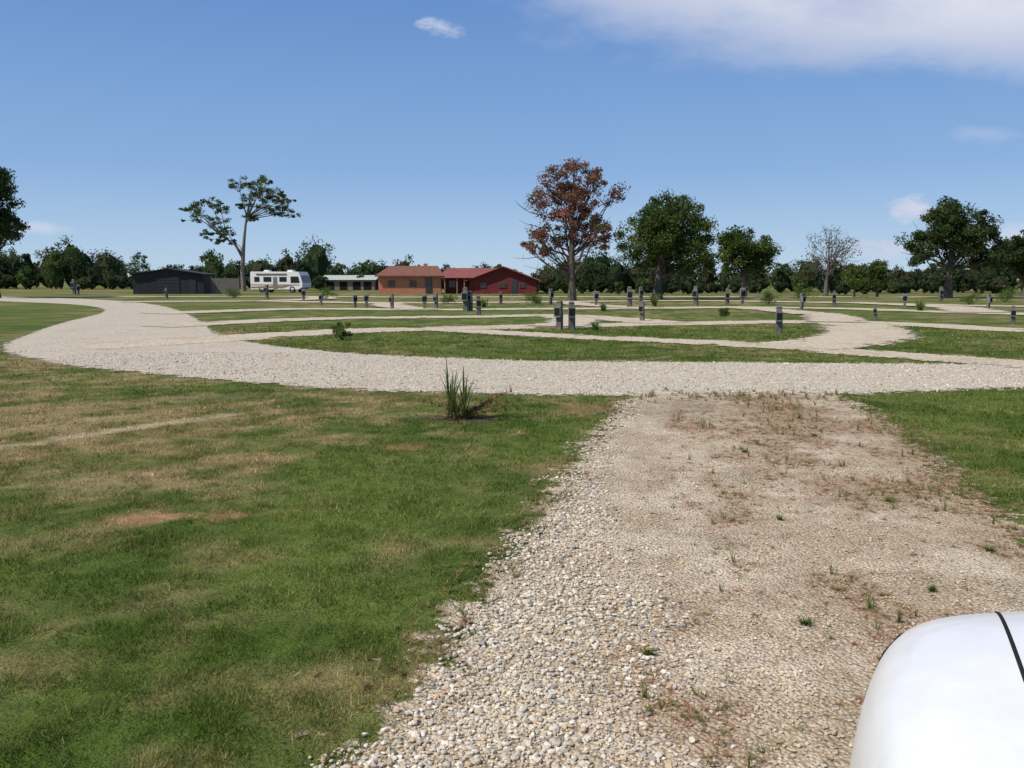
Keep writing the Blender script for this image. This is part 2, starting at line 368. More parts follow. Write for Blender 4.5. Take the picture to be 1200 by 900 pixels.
# ------------------------------------------------------------------ stones
def stones(name, regions, mat):
    ph = (1 + 5 ** .5) / 2
    iv = np.array([(-1, ph, 0), (1, ph, 0), (-1, -ph, 0), (1, -ph, 0), (0, -1, ph), (0, 1, ph), (0, -1, -ph), (0, 1, -ph), (ph, 0, -1), (ph, 0, 1), (-ph, 0, -1), (-ph, 0, 1)], float)
    iv /= np.linalg.norm(iv[0])
    fi = np.array([(0, 11, 5), (0, 5, 1), (0, 1, 7), (0, 7, 10), (0, 10, 11), (1, 5, 9), (5, 11, 4), (11, 10, 2), (10, 7, 6), (7, 1, 8), (3, 9, 4), (3, 4, 2), (3, 2, 6), (3, 6, 8), (3, 8, 9), (4, 9, 5), (2, 4, 11), (6, 2, 10), (8, 6, 7), (9, 8, 1)])
    X, Y, S, Cc = [], [], [], []
    for (poly, x0, x1, y0, y1, dens, r0, r1, mode) in regions:
        n = int((x1 - x0) * (y1 - y0) * dens)
        x = rng.uniform(x0, x1, n); y = rng.uniform(y0, y1, n)
        k = np.abs(x) < 0.66 * y + 0.5
        x, y = x[k], y[k]; s = sdist(x, y, poly) + (vnoise(x * 2.2, y * 2.2, 3) - .5) * .35
        pr = np.clip(0.35 + s / 0.2, 0.0, 1)
        if mode == 'fresh':
            le, _ = lr(y); w = np.interp(y, [2, 3, 4.5, 6, 9, 13], [1.35, 1.1, 0.7, 0.4, .28, .3])
            q = (x - le) / w + (fbm(x, y, 1.6, 31) - .5) * 1.6
            pr = pr * np.clip(1.5 - q * 1.0, 0.0, 1)
        if mode == 'sand': pr = pr * np.clip(fbm(x, y, 1.3, 37, 4, .7) * 2.6 - .75, .15, 1) * (1 - .75 * rust(x, y))
        k = rng.random(len(x)) < pr
        x, y = x[k], y[k]; n = len(x)
        X.append(x); Y.append(y); S.append(r0 + (r1 - r0) * rng.random(n) ** 2.2)
        t = rng.random((n, 1)); g = rng.random(n)
        c = np.array([0.41, 0.36, 0.28]) * (1 - t) + np.array([0.74, 0.665, 0.535]) * t
        c[g < 0.14] = np.array([0.54, 0.40, 0.26]); c[(g > .14) & (g < 0.22)] = np.array([0.28, 0.26, 0.235]); c[(g > .22) & (g < 0.3)] *= 1.08
        if mode == 'sand': c = c * .5 + .5 * drive_tint(x, y) * rng.uniform(.8, 1.25, (n, 1))
        Cc.append(c * rng.uniform(0.85, 1.1, (n, 1)))
    x, y, s, c = np.concatenate(X), np.concatenate(Y), np.concatenate(S), np.concatenate(Cc); n = len(x)
    sc = np.stack([s * rng.uniform(.8, 1.3, n), s * rng.uniform(.6, 1.0, n), s * rng.uniform(.4, .75, n)], 1)
    V = iv[None] * (1 + rng.uniform(-.22, .22, (n, 12, 1))) * sc[:, None]
    a = rng.uniform(0, 2 * np.pi, n); t = rng.uniform(-.5, .5, n)
    ca, sa, ct, st = np.cos(a)[:, None], np.sin(a)[:, None], np.cos(t)[:, None], np.sin(t)[:, None]
    y1 = V[..., 1] * ct - V[..., 2] * st; z1 = V[..., 1] * st + V[..., 2] * ct; x1 = V[..., 0]
    W = np.stack([x1 * ca - y1 * sa + x[:, None], x1 * sa + y1 * ca + y[:, None], z1 + sc[:, 2][:, None] * rng.uniform(0.0, .85, (n, 1)) + 0.008], 2)
    F = (fi[None] + (np.arange(n) * 12)[:, None, None]).reshape(-1, 3)
    b = MB(); b.add(W.reshape(-1, 3), F, 0, np.repeat(c, 12, 0)); return b.build(name, [mat])
M_stone = mat_vcol('stone', 0.9, 0.12)
stones('gravel_stones', [
    (DRP, -1.2, 2.2, 2.0, 4.5, 2600, 0.006, 0.018, 'fresh'), (DRP, -0.8, 2.4, 4.5, 7, 1700, 0.007, 0.018, 'fresh'), (DRP, -0.3, 3.0, 7, 12.5, 600, 0.008, 0.018, 'fresh'),
    (DRP, -1.2, 3.8, 2.0, 5.0, 2100, 0.003, 0.011, 'sand'), (DRP, -0.6, 4.4, 5.0, 8.0, 1000, 0.004, 0.012, 'sand'), (DRP, 0, 5.4, 8.0, 12.6, 260, 0.005, 0.014, 'sand'),
    (ROADP, -10, 10, 12, 20, 170, 0.010, 0.024, 'road')], M_stone)

# ------------------------------------------------------------------ weeds on the driveway
def tuft_leaves(b, cx, cy, n, h, w, spread, col, curve=0.6, z0=0.0, seg=4, up=0.3):
    a = rng.uniform(0, 2 * np.pi, n)[:, None]; L = h * rng.uniform(0.55, 1.1, n)[:, None]; t = np.linspace(0, 1, seg + 1)[None]
    out = spread * rng.uniform(up, 1.0, n)[:, None]
    r = out * t ** (1 + curve); z = L * (t - 0.25 * curve * np.minimum(out / h, 2.5) * t ** 2.5)
    bx = cx + rng.normal(0, .12 * spread, (n, 1)); by = cy + rng.normal(0, .12 * spread, (n, 1))
    c = np.stack([bx + r * np.cos(a), by + r * np.sin(a), z0 + np.maximum(z, .001)], 2)
    ww = w * (np.array([0.6, 1, 0.9, 0.6, 0.05]) if seg == 4 else np.linspace(1, 0.05, seg + 1))
    pa = (a + np.pi / 2 + rng.uniform(-.5, .5, (n, 1)))[:, 0]; d = np.stack([np.cos(pa), np.sin(pa), 0 * pa], 1)[:, None] * ww[None, :, None] / 2
    V = np.stack([c - d, c + d], 1); m = seg + 1
    F = np.array([(k, m + k, m + k + 1, k + 1) for k in range(seg)])
    F = (F[None] + (np.arange(n) * 2 * m)[:, None, None]).reshape(-1, 4)
    C = np.repeat(np.array(col)[None] * rng.uniform(0.7, 1.35, (n, 1)), 2 * m, 0)
    b.add(V.reshape(-1, 3), F, 0, C)
wb = MB(); n = 60000
yy = rng.uniform(2.3, 12.8, n); xx = rng.uniform(-.7, 5, n); le, re = lr(yy); q = (xx - le) / (re - le)
pw = (.03 + .5 * rust(xx, yy) ** 1.5 + .10 * (q > .93)) * np.where(q < .25, .3, 1) * (fbm(xx, yy, 3.2, 47, 3) ** 2 * 2.2)
kk = (q > .03) & (q < 1.0) & (rng.random(n) < pw); xx, yy = xx[kk][:4800], yy[kk][:4800]
for x, y in zip(xx, yy):
    u = rng.random()
    col = (0.37, 0.21, 0.115) if u < 0.48 else ((0.46, 0.35, 0.19) if u < .74 else (0.17, 0.20, 0.06))
    h = rng.uniform(0.008, 0.026) if u < .955 else rng.uniform(.05, .12)
    tuft_leaves(wb, x, y, int(rng.integers(6, 16)), h, 0.0045, rng.uniform(.025, .085), col, 0.5, 0.008, 2)
for (x, y, r) in [(1.45, 4.05, .07), (2.3, 4.5, .05), (1.9, 5.9, .05), (3.0, 5.2, 0.09), (.62, 3.7, .05), (2.9, 6.4, .08), (3.3, 9.2, .12), (2.3, 8.3, .07)]:
    tuft_leaves(wb, x, y, 60, 0.04, 0.007, r, (0.12, 0.16, 0.04), 0.4, 0.008, 2)
for i in range(160):
    tuft_leaves(wb, rng.uniform(1.8, 5.2), 12.4 + rng.normal(0, .35), 8, rng.uniform(.03, .09), 0.010, .08, (0.26, 0.22, 0.09), 0.5, 0.01, 2)
for i in range(650):
    y = rng.uniform(3.2, 12.3); l_, r_ = lr(y); e = r_ if i % 2 else l_
    tuft_leaves(wb, e + rng.normal(0, .13), y, 10, rng.uniform(.015, .05), 0.006, .07, (0.34, 0.22, 0.12) if rng.random() < .6 else (.17, .20, .06), 0.5, 0.008, 2)
wb.build('driveway_weeds', [mat_blade('weed_leaf')])

# ------------------------------------------------------------------ foreground clump + shrubs
M_leaf = mat_blade('leaf', .4)
def m_bark():
    m, nt = new_mat('bark'); b, o = bsdf(nt, 0.95, 0.1)
    at = nd(nt, 'ShaderNodeAttribute', attribute_name='Col'); p = nd(nt, 'ShaderNodeTexCoord').outputs['Object']
    hv = nd(nt, 'ShaderNodeHueSaturation'); lk(nt, at.outputs['Color'], hv.inputs['Color'])
    f = noise(nt, p, 5, 3, 0.7); lk(nt, sstep(nt, f, 0.3, 0.7, 0.6, 1.35), hv.inputs['Value'])
    lk(nt, hv.outputs[0], b.inputs['Base Color']); return m
M_bark = m_bark()
pb = MB()
tuft_leaves(pb, -0.76, 10.42, 14, 0.76, 0.030, 0.20, (0.13, 0.19, 0.055), 0.7)
tuft_leaves(pb, -0.58, 10.36, 13, 0.70, 0.030, 0.20, (0.14, 0.19, 0.06), 0.7)
tuft_leaves(pb, -0.66, 10.35, 34, 0.5, 0.024, 0.36, (0.18, 0.20, 0.065), 0.8)
tuft_leaves(pb, -0.70, 10.4, 70, 0.16, 0.02, 0.38, (0.24, 0.18, 0.09), 0.6)
for i in range(16):
    a = rng.uniform(-0.5, 0.6) + (math.pi if i % 5 == 0 else 0); L = rng.uniform(.35, .85) * (.6 if i % 5 == 0 else 1); t = np.linspace(0, 1, 6)
    p = np.stack([-0.6 + L * t * np.cos(a), 10.4 + L * t * np.sin(a), 0.03 + 0.38 * t * (1 - .25 * t) * rng.uniform(.4, 1.1)], 1)
    pb.tube(p, np.linspace(.005, .002, 6), 1, (0.24, 0.12, 0.07), 4)
    for q in p[1:]: tuft_leaves(pb, q[0], q[1], 7, .09, .014, .09, (0.28, 0.20, 0.09) if i % 2 else (.15, .19, .06), .4, q[2] - .02, 2)
for i in range(25):
    a = rng.uniform(0, 6.28); r = rng.uniform(0.05, .35)
    pb.tube([(-0.7 + r * np.cos(a), 10.38 + .6 * r * np.sin(a), .01), (-0.7 + r * np.cos(a) + rng.normal(0, .1), 10.38 + .6 * r * np.sin(a) + rng.normal(0, .1), .02)], [.006, .003], 1, (0.18, .13, .09), 4)
pb.build('reed_clump', [M_leaf, M_bark])

def leaf_cloud(b, centres, radii, n_per, size, cols, mat=0, squash=0.75, power=1/2.2):
    centres = np.asarray(centres, float); radii = np.asarray(radii, float)
    nc = len(centres); n = nc * n_per
    idx = np.repeat(np.arange(nc), n_per)
    d = rng.normal(size=(n, 3)); d /= np.linalg.norm(d, axis=1)[:, None]
    r = rng.random(n) ** power
    off = d * (r * radii[idx])[:, None]; off[:, 2] *= squash
    C = centres[idx] + off
    a = rng.normal(size=(n, 3)); a /= np.linalg.norm(a, axis=1)[:, None]
    t = rng.normal(size=(n, 3)); bb = np.cross(a, t); bb /= np.linalg.norm(bb, axis=1)[:, None]
    s = (size * rng.uniform(.6, 1.35, n))[:, None]
    V = np.stack([C - a * s, C + bb * s * .5, C + a * s, C - bb * s * .5], 1)
    cols = np.asarray(cols, float)
    cc = cols[rng.integers(0, len(cols), nc)][idx] * rng.uniform(.8, 1.2, nc)[idx][:, None] * rng.uniform(.7, 1.35, n)[:, None]
    b.add(V.reshape(-1, 3), np.arange(n * 4).reshape(-1, 4), mat, np.repeat(cc, 4, 0))
def shrub(name, x, y, h, w, cols, spiky=False):
    b = MB()
    if spiky: tuft_leaves(b, 0, 0, 60, h, w * .07, w * .8, cols[0], .6)
    else:
        n = 16; c = np.stack([rng.normal(0, w * .26, n), rng.normal(0, w * .26, n), rng.uniform(.15, .85, n) * h], 1)
        leaf_cloud(b, c, np.full(n, w * .24), 90, 0.02 + .02 * h, cols, 0)
        for i in range(6): b.tube([(0, 0, 0), tuple(c[i] * .6), tuple(c[i])], [.015, .01, .004], 1, (.12, .09, .06), 4)
    return b.build(name, [M_leaf, M_bark], (x, y, 0))
G1 = [(0.10, 0.15, 0.035), (0.13, 0.18, 0.05)]
shrub('shrub', -4.85, 24.3, .55, .42, [(0.16, .20, .06), (.13, .16, .04)])
shrub('yucca_plant', 2.85, 29.0, .35, .45, [(0.12, .19, .05)], True)
shrub('round_bush', 1.6, 60, 1.0, 1.1, G1)
shrub('round_bush', -4.6, 62, .8, 1.0, G1); shrub('round_bush', 18, 60, 1, 1.1, G1); shrub('round_bush', 10, 40.2, .4, .5, G1)
shrub('yucca_plant', 9.3, 56, .9, .9, [(0.16, .21, .06)], True); shrub('round_bush', 31, 58, .9, 1.0, G1)
shrub('yucca_plant', 22.4, 47, .7, .7, [(0.16, .21, .06)], True); shrub('round_bush', -16, 74, 1.2, 1.2, G1); shrub('round_bush', 24, 70, 1.4, 1.8, G1)
shrub('round_bush', 38, 66, 1.2, 1.5, G1); shrub('round_bush', -26, 80, 1.0, 1.3, G1); shrub('yucca_plant', -1.8, 54, .6, .7, [(0.16, .21, .06)], True); shrub('yucca_plant', 5.0, 47, .5, .6, [(0.16, .21, .06)], True)

# ------------------------------------------------------------------ trees
def tree(name, x, y, trunk_h, tr, ell, nclump, nper, leaf, cols, bark=(0.11, 0.09, 0.07), clump_r=0.9, limbs=14, lean=0.0, seed=1, shellp=0.5, twigs=0):
    global rng
    rng = np.random.default_rng(seed)
    b = MB(); ell = [tuple(e) for e in ell]
    vol = np.array([(e[3] * e[4] * e[5]) ** .8 for e in ell]); pr = vol / vol.sum()
    cs = []
    for i in range(nclump):
        e = ell[rng.choice(len(ell), p=pr)]; d = rng.normal(size=3); d /= np.linalg.norm(d)
        r = rng.uniform(shellp, 1.0) ** 0.7 * rng.uniform(.8, 1.06)
        cs.append((e[0] + d[0] * e[3] * r, e[1] + d[1] * e[4] * r, e[2] + d[2] * e[5] * r))
    cs = np.array(cs); cs = cs[cs[:, 2] > trunk_h * .5]
    top = max(e[2] + e[5] * .5 for e in ell)
    ccx = sum(e[0] * p for e, p in zip(ell, pr))
    t = np.linspace(0, 1, 8)
    tp = np.stack([lean * t + ccx * .8 * t ** 1.6 + 0.12 * np.sin(t * 5 + seed) * t, 0.1 * np.sin(t * 4 + 2 * seed) * t, t * top], 1)
    rad = tr * np.array([1.5, 1.02, .9, .75, .55, .4, .25, .1])
    b.tube(tp, rad, 1, bark, 9)
    order = rng.permutation(len(cs))[:limbs]
    def limb(p0, p1, r0, r1, jit):
        t = np.linspace(0, 1, 6)[:, None]; m = (p0 + p1) / 2 + np.array([0, 0, -0.10 * np.linalg.norm(p1 - p0)]) + rng.normal(0, jit, 3)
        P = (1 - t) ** 2 * p0 + 2 * t * (1 - t) * m + t ** 2 * p1
        P[1:-1] += rng.normal(0, jit * .35, (4, 3)); b.tube(P, np.linspace(r0, r1, 6), 1, bark, 5); return P
    for o in order:
        c = cs[o]; zz = np.clip(c[2] * rng.uniform(.35, .75), trunk_h * .6, top * .9)
        p0 = np.array([np.interp(zz, tp[:, 2], tp[:, 0]), np.interp(zz, tp[:, 2], tp[:, 1]), zz])
        P = limb(p0, c, tr * .42 * (1 - .5 * zz / top), tr * .07, .25)
        for j in range(2 + twigs):
            q = P[rng.integers(2, 5)]; dd = c - p0; L = np.linalg.norm(dd) * rng.uniform(.2, .4)
            e = q + (dd / np.linalg.norm(dd) + rng.normal(0, .55, 3)) * L
            P2 = limb(q, e, tr * .13, tr * .03, .12)
            for k in range(twigs):
                q2 = P2[rng.integers(2, 6)]; e2 = q2 + (rng.normal(0, .5, 3) + np.array([0, 0, .35])) * L * .6; limb(q2, e2, tr * .06, tr * .02, .05)
    if nper:
        rr = clump_r * rng.uniform(.5, 1.3, len(cs))
        leaf_cloud(b, cs, rr, nper, leaf, cols, 0, .7, 1 / 1.5)
    return b.build(name, [M_leaf, M_bark], (x, y, 0))
OAK = [(0.075, 0.112, 0.028), (0.095, 0.135, 0.036), (0.06, 0.09, 0.026), (0.125, 0.16, 0.045)]
DARK = [(0.06, 0.09, 0.03), (0.078, 0.11, 0.035), (0.05, 0.076, 0.028)]
RED = [(0.27, 0.115, 0.08), (0.20, 0.085, 0.058), (0.33, 0.155, 0.11), (0.13, 0.11, 0.05), (0.24, 0.13, 0.08)]
tree('red_leaf_tree', 4.9, 70, 2.8, .27, [(.3, 0, 9.4, 2.3, 2.4, 2.0), (-2.5, 0, 5.0, 1.8, 2.0, 1.5), (1.8, 0, 5.4, 1.8, 2.0, 1.9), (3.1, 0, 8.6, 1.1, 1.2, .8), (-2.5, 0, 8.0, 1.4, 1.2, 1.0), (0, 0, 6.8, 2.4, 2.5, 2.4), (-1.2, 0, 9.4, 1.4, 1.4, 1.4)], 165, 115, .10, RED, clump_r=.70, limbs=38, seed=3, shellp=.3, twigs=1)
tree('oak_tree', 12.7, 75, 2.2, .36, [(1.5, 0, 6.0, 3.5, 3.4, 3.0), (-1.2, 0, 5.2, 2.4, 2.6, 2.7), (2.4, 0, 4.2, 3.1, 3, 2.2), (.8, 0, 6.4, 2.4, 2.4, 2.6)], 280, 140, .11, OAK, clump_r=.92, limbs=22, seed=4, shellp=.4)
tree('oak_tree', 23.2, 86, 1.6, .28, [(0, 0, 4.6, 2.8, 2.6, 2.5), (-1.2, 0, 5.2, 1.7, 1.8, 2.0), (1.4, 0, 3.7, 1.9, 1.9, 1.9)], 160, 120, .12, OAK, clump_r=.82, limbs=16, seed=5, shellp=.3)
tree('bare_tree', 32.9, 90, 1.8, .20, [(0, 0, 5.0, 2.3, 2.0, 2.2), (2.2, 0, 5.2, 1.4, 1.2, .8)], 60, 14, .10, [(0.16, .15, .08)], bark=(0.13, .115, .10), limbs=28, seed=6, shellp=.7, twigs=3)
tree('oak_tree', 40.6, 80, 1.8, .34, [(0.6, 0, 6.6, 3.4, 3.2, 2.3), (-2.6, 0, 4.8, 1.9, 2.0, 1.9), (3.4, 0, 4.8, 2.6, 2.6, 2.2), (-.5, 0, 7.4, 1.9, 2, 1.5), (.6, 0, 5, 2.5, 2.5, 2.3)], 230, 130, .12, DARK + [(0.085, .115, .038)], clump_r=.85, limbs=22, seed=8, shellp=.35)
tree('oak_tree', 55.0, 92, 1.5, .3, [(0, 0, 4.3, 3.4, 3, 2.6)], 110, 110, .15, DARK, clump_r=.9, limbs=12, seed=9, shellp=.3)
tree('young_tree', 36.2, 85, .8, .12, [(0, 0, 2.3, 1.5, 1.5, 1.5)], 50, 110, .10, [(0.11, .15, .04), (0.095, .13, .035)], clump_r=.6, limbs=8, seed=10, shellp=.2)
tree('young_tree', 33.5, 84, .8, .10, [(0, 0, 1.9, 1.2, 1.2, 1.2)], 36, 110, .10, [(0.11, .15, .04)], clump_r=.55, limbs=8, seed=12, shellp=.2)
tree('oak_tree', -48.3, 80, 3.0, .4, [(0.2, 0, 10.4, 2.4, 3, 2.4), (-1, 0, 7.6, 3.7, 3.4, 2.8), (.8, 0, 6.2, 2.4, 3, 1.5)], 200, 130, .13, DARK, clump_r=.8, limbs=24, seed=11, shellp=.3)
tree('sparse_small_tree', -52, 120, 1.8, .12, [(0, 0, 4.0, 1.5, 1.5, 1.6)], 26, 40, .12, DARK, clump_r=.5, limbs=14, seed=13, twigs=1)
# tall thin-crowned tree with two reaching boughs
rng = np.random.default_rng(15); tb = MB(); bk = (0.21, .18, .15)
tb.tube([(0, 0, 0), (-.1, 0, 3), (.1, 0, 5.6), (.35, 0, 8), (.7, 0, 10.4), (1.2, 0, 12.8), (1.7, .1, 15.5)], [.42, .32, .28, .22, .16, .10, .04], 1, bk, 9)
lp = [(-6.2, 12.5, 1.0), (-4.3, 10.5, .9), (-3.3, 12.3, .8), (-1.7, 8.9, .8), (-7.4, 11.2, .9), (-5.2, 8.6, .75), (-3.3, 7.6, .65), (-7.6, 12.4, .7), (-5.2, 13.2, .8), (-2.2, 7.4, .5),
      (1.6, 16.3, 1.2), (3.9, 15.1, 1.2), (5.8, 13.2, 1.1), (2.9, 12.9, 1.0), (.9, 14.3, 1.0), (4.8, 11.7, .9), (1.6, 11.1, .7), (7.0, 12.0, .9), (2.8, 16.4, 1.0), (5.2, 14.4, 1.0), (6.6, 13.4, .8), (-.2, 12.8, .7), (3.6, 13.8, 1.0), (.2, 15.6, .8)]
cc = []; rr = []
for (lx, lz, r) in lp:
    hub = (-2.4, 7.9) if lx < -.5 else (.9, 10.8)
    if lx < -.5 and lx > -2.5: hub = (0, 5.6)
    st = np.array([hub[0], 0, hub[1]]); en = np.array([lx, rng.normal(0, 1.3), lz]); mid = (st + en) / 2 + np.array([0, 0, .5 if lx < 0 else -.2]) + rng.normal(0, .3, 3)
    t = np.linspace(0, 1, 6)[:, None]; P = (1 - t) ** 2 * st + 2 * t * (1 - t) * mid + t * t * en
    tb.tube(P, np.linspace(.11, .03, 6), 1, bk, 5)
    for k in range(10):
        o = en + rng.normal(0, 1, 3) * np.array([.95, .9, .42]) * r; cc.append(o); rr.append(r * rng.uniform(.35, .8)); tb.tube([P[4], (P[4] + o) / 2 + rng.normal(0, .1, 3), o], [.035, .025, .012], 1, bk, 4)
tb.tube([(0, 0, 5.0), (-1.0, 0, 6.9), (-2.4, 0, 7.9), (-4.2, 0, 9.2), (-5.6, .3, 10.8)], [.22, .19, .15, .11, .05], 1, bk, 7)
tb.tube([(.7, 0, 10.2), (1.8, .2, 11.6), (3.6, .1, 12.6), (5.6, .1, 12.6)], [.14, .11, .08, .04], 1, bk, 6)
leaf_cloud(tb, cc, rr, 55, .14, OAK[:3], 0, .6, 1 / 1.5)
tb.build('thin_crowned_tree', [M_leaf, M_bark], (-40.6, 130, 0))

# distant tree belt
rng = np.random.default_rng(21)
prof = [(-300, 262), (-100, 268), (0, 272), (30, 275), (60, 277), (85, 279), (100, 287), (130, 286), (145, 298), (155, 308), (185, 314), (210, 306), (240, 294), (285, 290), (330, 293), (350, 283), (372, 278), (385, 288), (395, 305), (415, 303), (430, 298), (450, 307), (460, 300), (472, 293), (488, 304), (500, 314), (520, 312), (535, 304), (550, 312), (575, 305), (600, 308), (615, 320), (635, 312), (660, 300), (690, 286), (720, 298), (800, 300), (850, 304), (900, 297), (940, 299), (1000, 302), (1040, 308), (1060, 300), (1150, 296), (1200, 280), (1300, 270), (1500, 268)]
bx = np.array([(p[0] - 600) / 1000 for p in prof]); bh = np.array([(328 - p[1]) / 1000 for p in prof])
db = MB()
def core(cx, cy, cz, rx, ry, rz, col):
    u = np.linspace(0, 2 * np.pi, 10, endpoint=False); vv = np.linspace(-1.45, 1.45, 6)
    P = np.array([(math.cos(b) * math.cos(a), math.cos(b) * math.sin(a), math.sin(b)) for b in vv for a in u]) * rng.uniform(.75, 1.1, (60, 1)) * np.array([rx, ry, rz]) + np.array([cx, cy, cz])
    F = [(i * 10 + j, i * 10 + (j + 1) % 10, (i + 1) * 10 + (j + 1) % 10, (i + 1) * 10 + j) for i in range(5) for j in range(10)]
    db.add(P, F, 0, col)
def dist_at(b): return float(np.interp(b, [-.9, -.3, -.05, .05, .9], [175, 165, 150, 118, 112]))
HUES = [np.array(DARK), np.array(OAK[:3]) * 1.1, np.array([(.095, .105, .04), (.115, .125, .048)]), np.array(DARK) * .8]
for row, (dm, sc, cnt, w) in enumerate([(1.0, 1.0, 115, 6.0), (1.12, .80, 95, 6.0), (.93, .34, 110, 4.0)]):
    for i in range(cnt):
        b_ = -0.9 + 1.8 * (i + rng.uniform(-.6, .6)) / cnt; D = dist_at(b_) * dm; d = D + rng.normal(0, 4)
        k = D / 165
        h = (1.7 + np.interp(b_, bx, bh) * D) * sc * (rng.uniform(.62, 1.08) if row != 2 else rng.uniform(.7, 1.3)); h = max(h, 2.0 * k)
        wv = w * k * rng.uniform(.5, 1.35) * (0.45 + .55 * h / (9 * k))
        X, Y = b_ * d, d
        nc = 26
        dd = rng.normal(size=(nc, 3)); dd /= np.linalg.norm(dd, axis=1)[:, None]; r = rng.uniform(.5, 1, nc)[:, None]
        c = np.array([X, Y, h * .53]) + dd * r * np.array([wv * .5, wv * .4, h * .42])
        cl = HUES[rng.integers(0, 4)] * rng.uniform(.75, 1.25) + np.array([0.006, .009, .014])  # last term paints bluish distance haze into the foliage colour
        leaf_cloud(db, c, np.full(nc, wv * .2) * rng.uniform(.5, 1.3, nc), 44, .22 * k, cl, 0, .8, 1 / 1.6)
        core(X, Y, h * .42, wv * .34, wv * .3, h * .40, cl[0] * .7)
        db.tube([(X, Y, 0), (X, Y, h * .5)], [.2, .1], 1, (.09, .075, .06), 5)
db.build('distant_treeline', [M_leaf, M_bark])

# ------------------------------------------------------------------ buildings
M_orange = simple('salmon_stucco', (0.52, 0.21, 0.115), .9, .2, var=.08, scale=1.5)
M_redw = simple('barn_red_paint', (0.17, 0.033, 0.03), .8, .2, var=.15, scale=2)
M_redroof = simple('red_metal_roof', (0.24, 0.068, 0.052), .65, .3, var=.12, scale=1)
M_brroof = simple('brown_shingle', (0.19, 0.085, 0.06), .9, .2, var=.2, scale=4)
M_char = simple('charcoal_siding', (0.038, 0.037, 0.038), .8, .2, var=.15, scale=2)
M_charroof = simple('charcoal_roof', (0.046, 0.047, 0.052), .85, .2, var=.1)
M_white = simple('white_paint', (0.76, 0.75, 0.72), .5, .4, var=.05)
M_glass = simple('window_glass', (0.03, 0.035, 0.04), .1, .7, var=.1)
M_dark = simple('dark_opening', (0.02, 0.018, 0.016), .9, .1)
M_wood = simple('weathered_wood', (0.17, 0.15, 0.125), .9, .2, var=.25, scale=8, bump=.4)
M_brown = simple('brown_box', (0.13, 0.065, 0.04), .6, .3, var=.1)
M_grey = simple('grey_metal', (0.16, 0.175, 0.165), .5, .5, var=.12, scale=5)
M_tan = simple('tan_stripe', (0.27, 0.18, 0.12), .5, .4)
M_rubber = simple('rubber', (0.025, 0.025, 0.027), .85, .2, bump=.2, scale=20)
M_green = simple('pale_green_roof', (0.40, 0.43, 0.37), .9, .1)
M_steel = simple('steel', (0.5, 0.5, 0.5), .3, .5, 1.0)
def empty(name, loc, rz=0):
    e = bpy.data.objects.new(name, None); e.location = loc; e.rotation_euler = (0, 0, rz); e.empty_display_size = .5; COL.objects.link(e); return e
def part(name, parent, mats, fn, smooth=False):
    b = MB(); fn(b); return b.build(name, mats, (0, 0, 0), smooth, parent)
def window(b, x, z, w, h, y, fr=.05):
    b.box(x - w / 2 - fr, x + w / 2 + fr, y - .05, y - .001, z - fr, z + h + fr, 0)
    b.box(x - w / 2, x + w / 2, y - .07, y - .052, z, z + h, 1)
    b.box(x - .02, x + .02, y - .085, y - .071, z, z + h, 0)
e = empty('orange_stucco_house', (-12.5, 105, 0), R(4))
part('walls', e, [M_orange], lambda b: b.box(-3.8, 3.8, 0, 6, 0, 2.2))
def f(b):
    o = .4; v = [(-3.8 - o, -o, 2.203), (3.8 + o, -o, 2.203), (3.8 + o, 6 + o, 2.203), (-3.8 - o, 6 + o, 2.203), (-2.6, 3, 3.45), (3.4, 3, 3.45)]
    b.add(v, [(0, 1, 5, 4), (2, 3, 4, 5)]); b.add(v, [(3, 0, 4), (1, 2, 5)]); b.add(v, [(0, 3, 2, 1)])
part('roof', e, [M_brroof], f)
part('fascia', e, [M_brroof], lambda b: b.box(-4.2, 4.2, -.43, -.402, 2.08, 2.22))
def f(b):
    window(b, -2.2, .9, .7, .7, 0); window(b, .4, .9, .7, .7, 0)
    b.box(1.9, 2.75, -.04, -.001, 0, 1.95, 0); b.box(1.97, 2.68, -.06, -.041, 0.03, 1.88, 1)
part('windows_and_door', e, [M_brroof, M_glass], f)
part('chimney', e, [M_orange], lambda b: b.box(1.6, 2.1, 3.2, 3.7, 3.0, 3.75))
e = empty('red_house', (-2.6, 105, 0), R(-3))
def f(b):
    b.box(-5.9, -2.6, 1.4, 8, 0, 2.0); b.prism([(-2.597, 0), (5.6, 0), (5.6, 1.75), (1.5, 3.25), (-2.597, 1.75)], 0, 9, 0)
part('walls', e, [M_redw], f)
def f(b):
    for s, x0, x1 in ((0, -3.1, 1.5), (1, 6.1, 1.5)):
        z0 = 1.62
        v = [(x0, -.5, z0), (x1, -.5, 3.36), (x1, 9.5, 3.36), (x0, 9.5, z0)]; v += [(a, c, z - .09) for a, c, z in v]
        b.add(v, [(0, 1, 2, 3), (7, 6, 5, 4), (0, 4, 5, 1), (2, 6, 7, 3), (3, 7, 4, 0)] if s == 0 else [(3, 2, 1, 0), (4, 5, 6, 7), (1, 5, 4, 0), (3, 7, 6, 2), (0, 4, 7, 3)])
    v = [(-6.4, -.6, 1.95), (-2.2, -.6, 1.95), (1.0, 4.5, 3.2), (-6.0, 4.5, 3.2), (-6.4, 9, 1.95), (1, 9, 1.95)]
    b.add(v, [(0, 1, 2, 3), (3, 2, 5, 4)])
part('roof', e, [M_redroof], f)
def f(b):
    for x in (-5.6, -4.1, -3.2): b.box(x - .06, x + .06, -.4, -.28, 0, 1.93)
part('porch_posts', e, [M_tan], f)
def f(b):
    window(b, -4.9, .8, .8, .8, 1.4); window(b, -.9, .75, .7, .6, 0, .03); window(b, 1.5, .75, .9, .6, 0, .03); window(b, 3.9, .75, .7, .6, 0, .03)
    b.box(2.55, 3.25, -.05, -.001, 0, 1.7, 1)
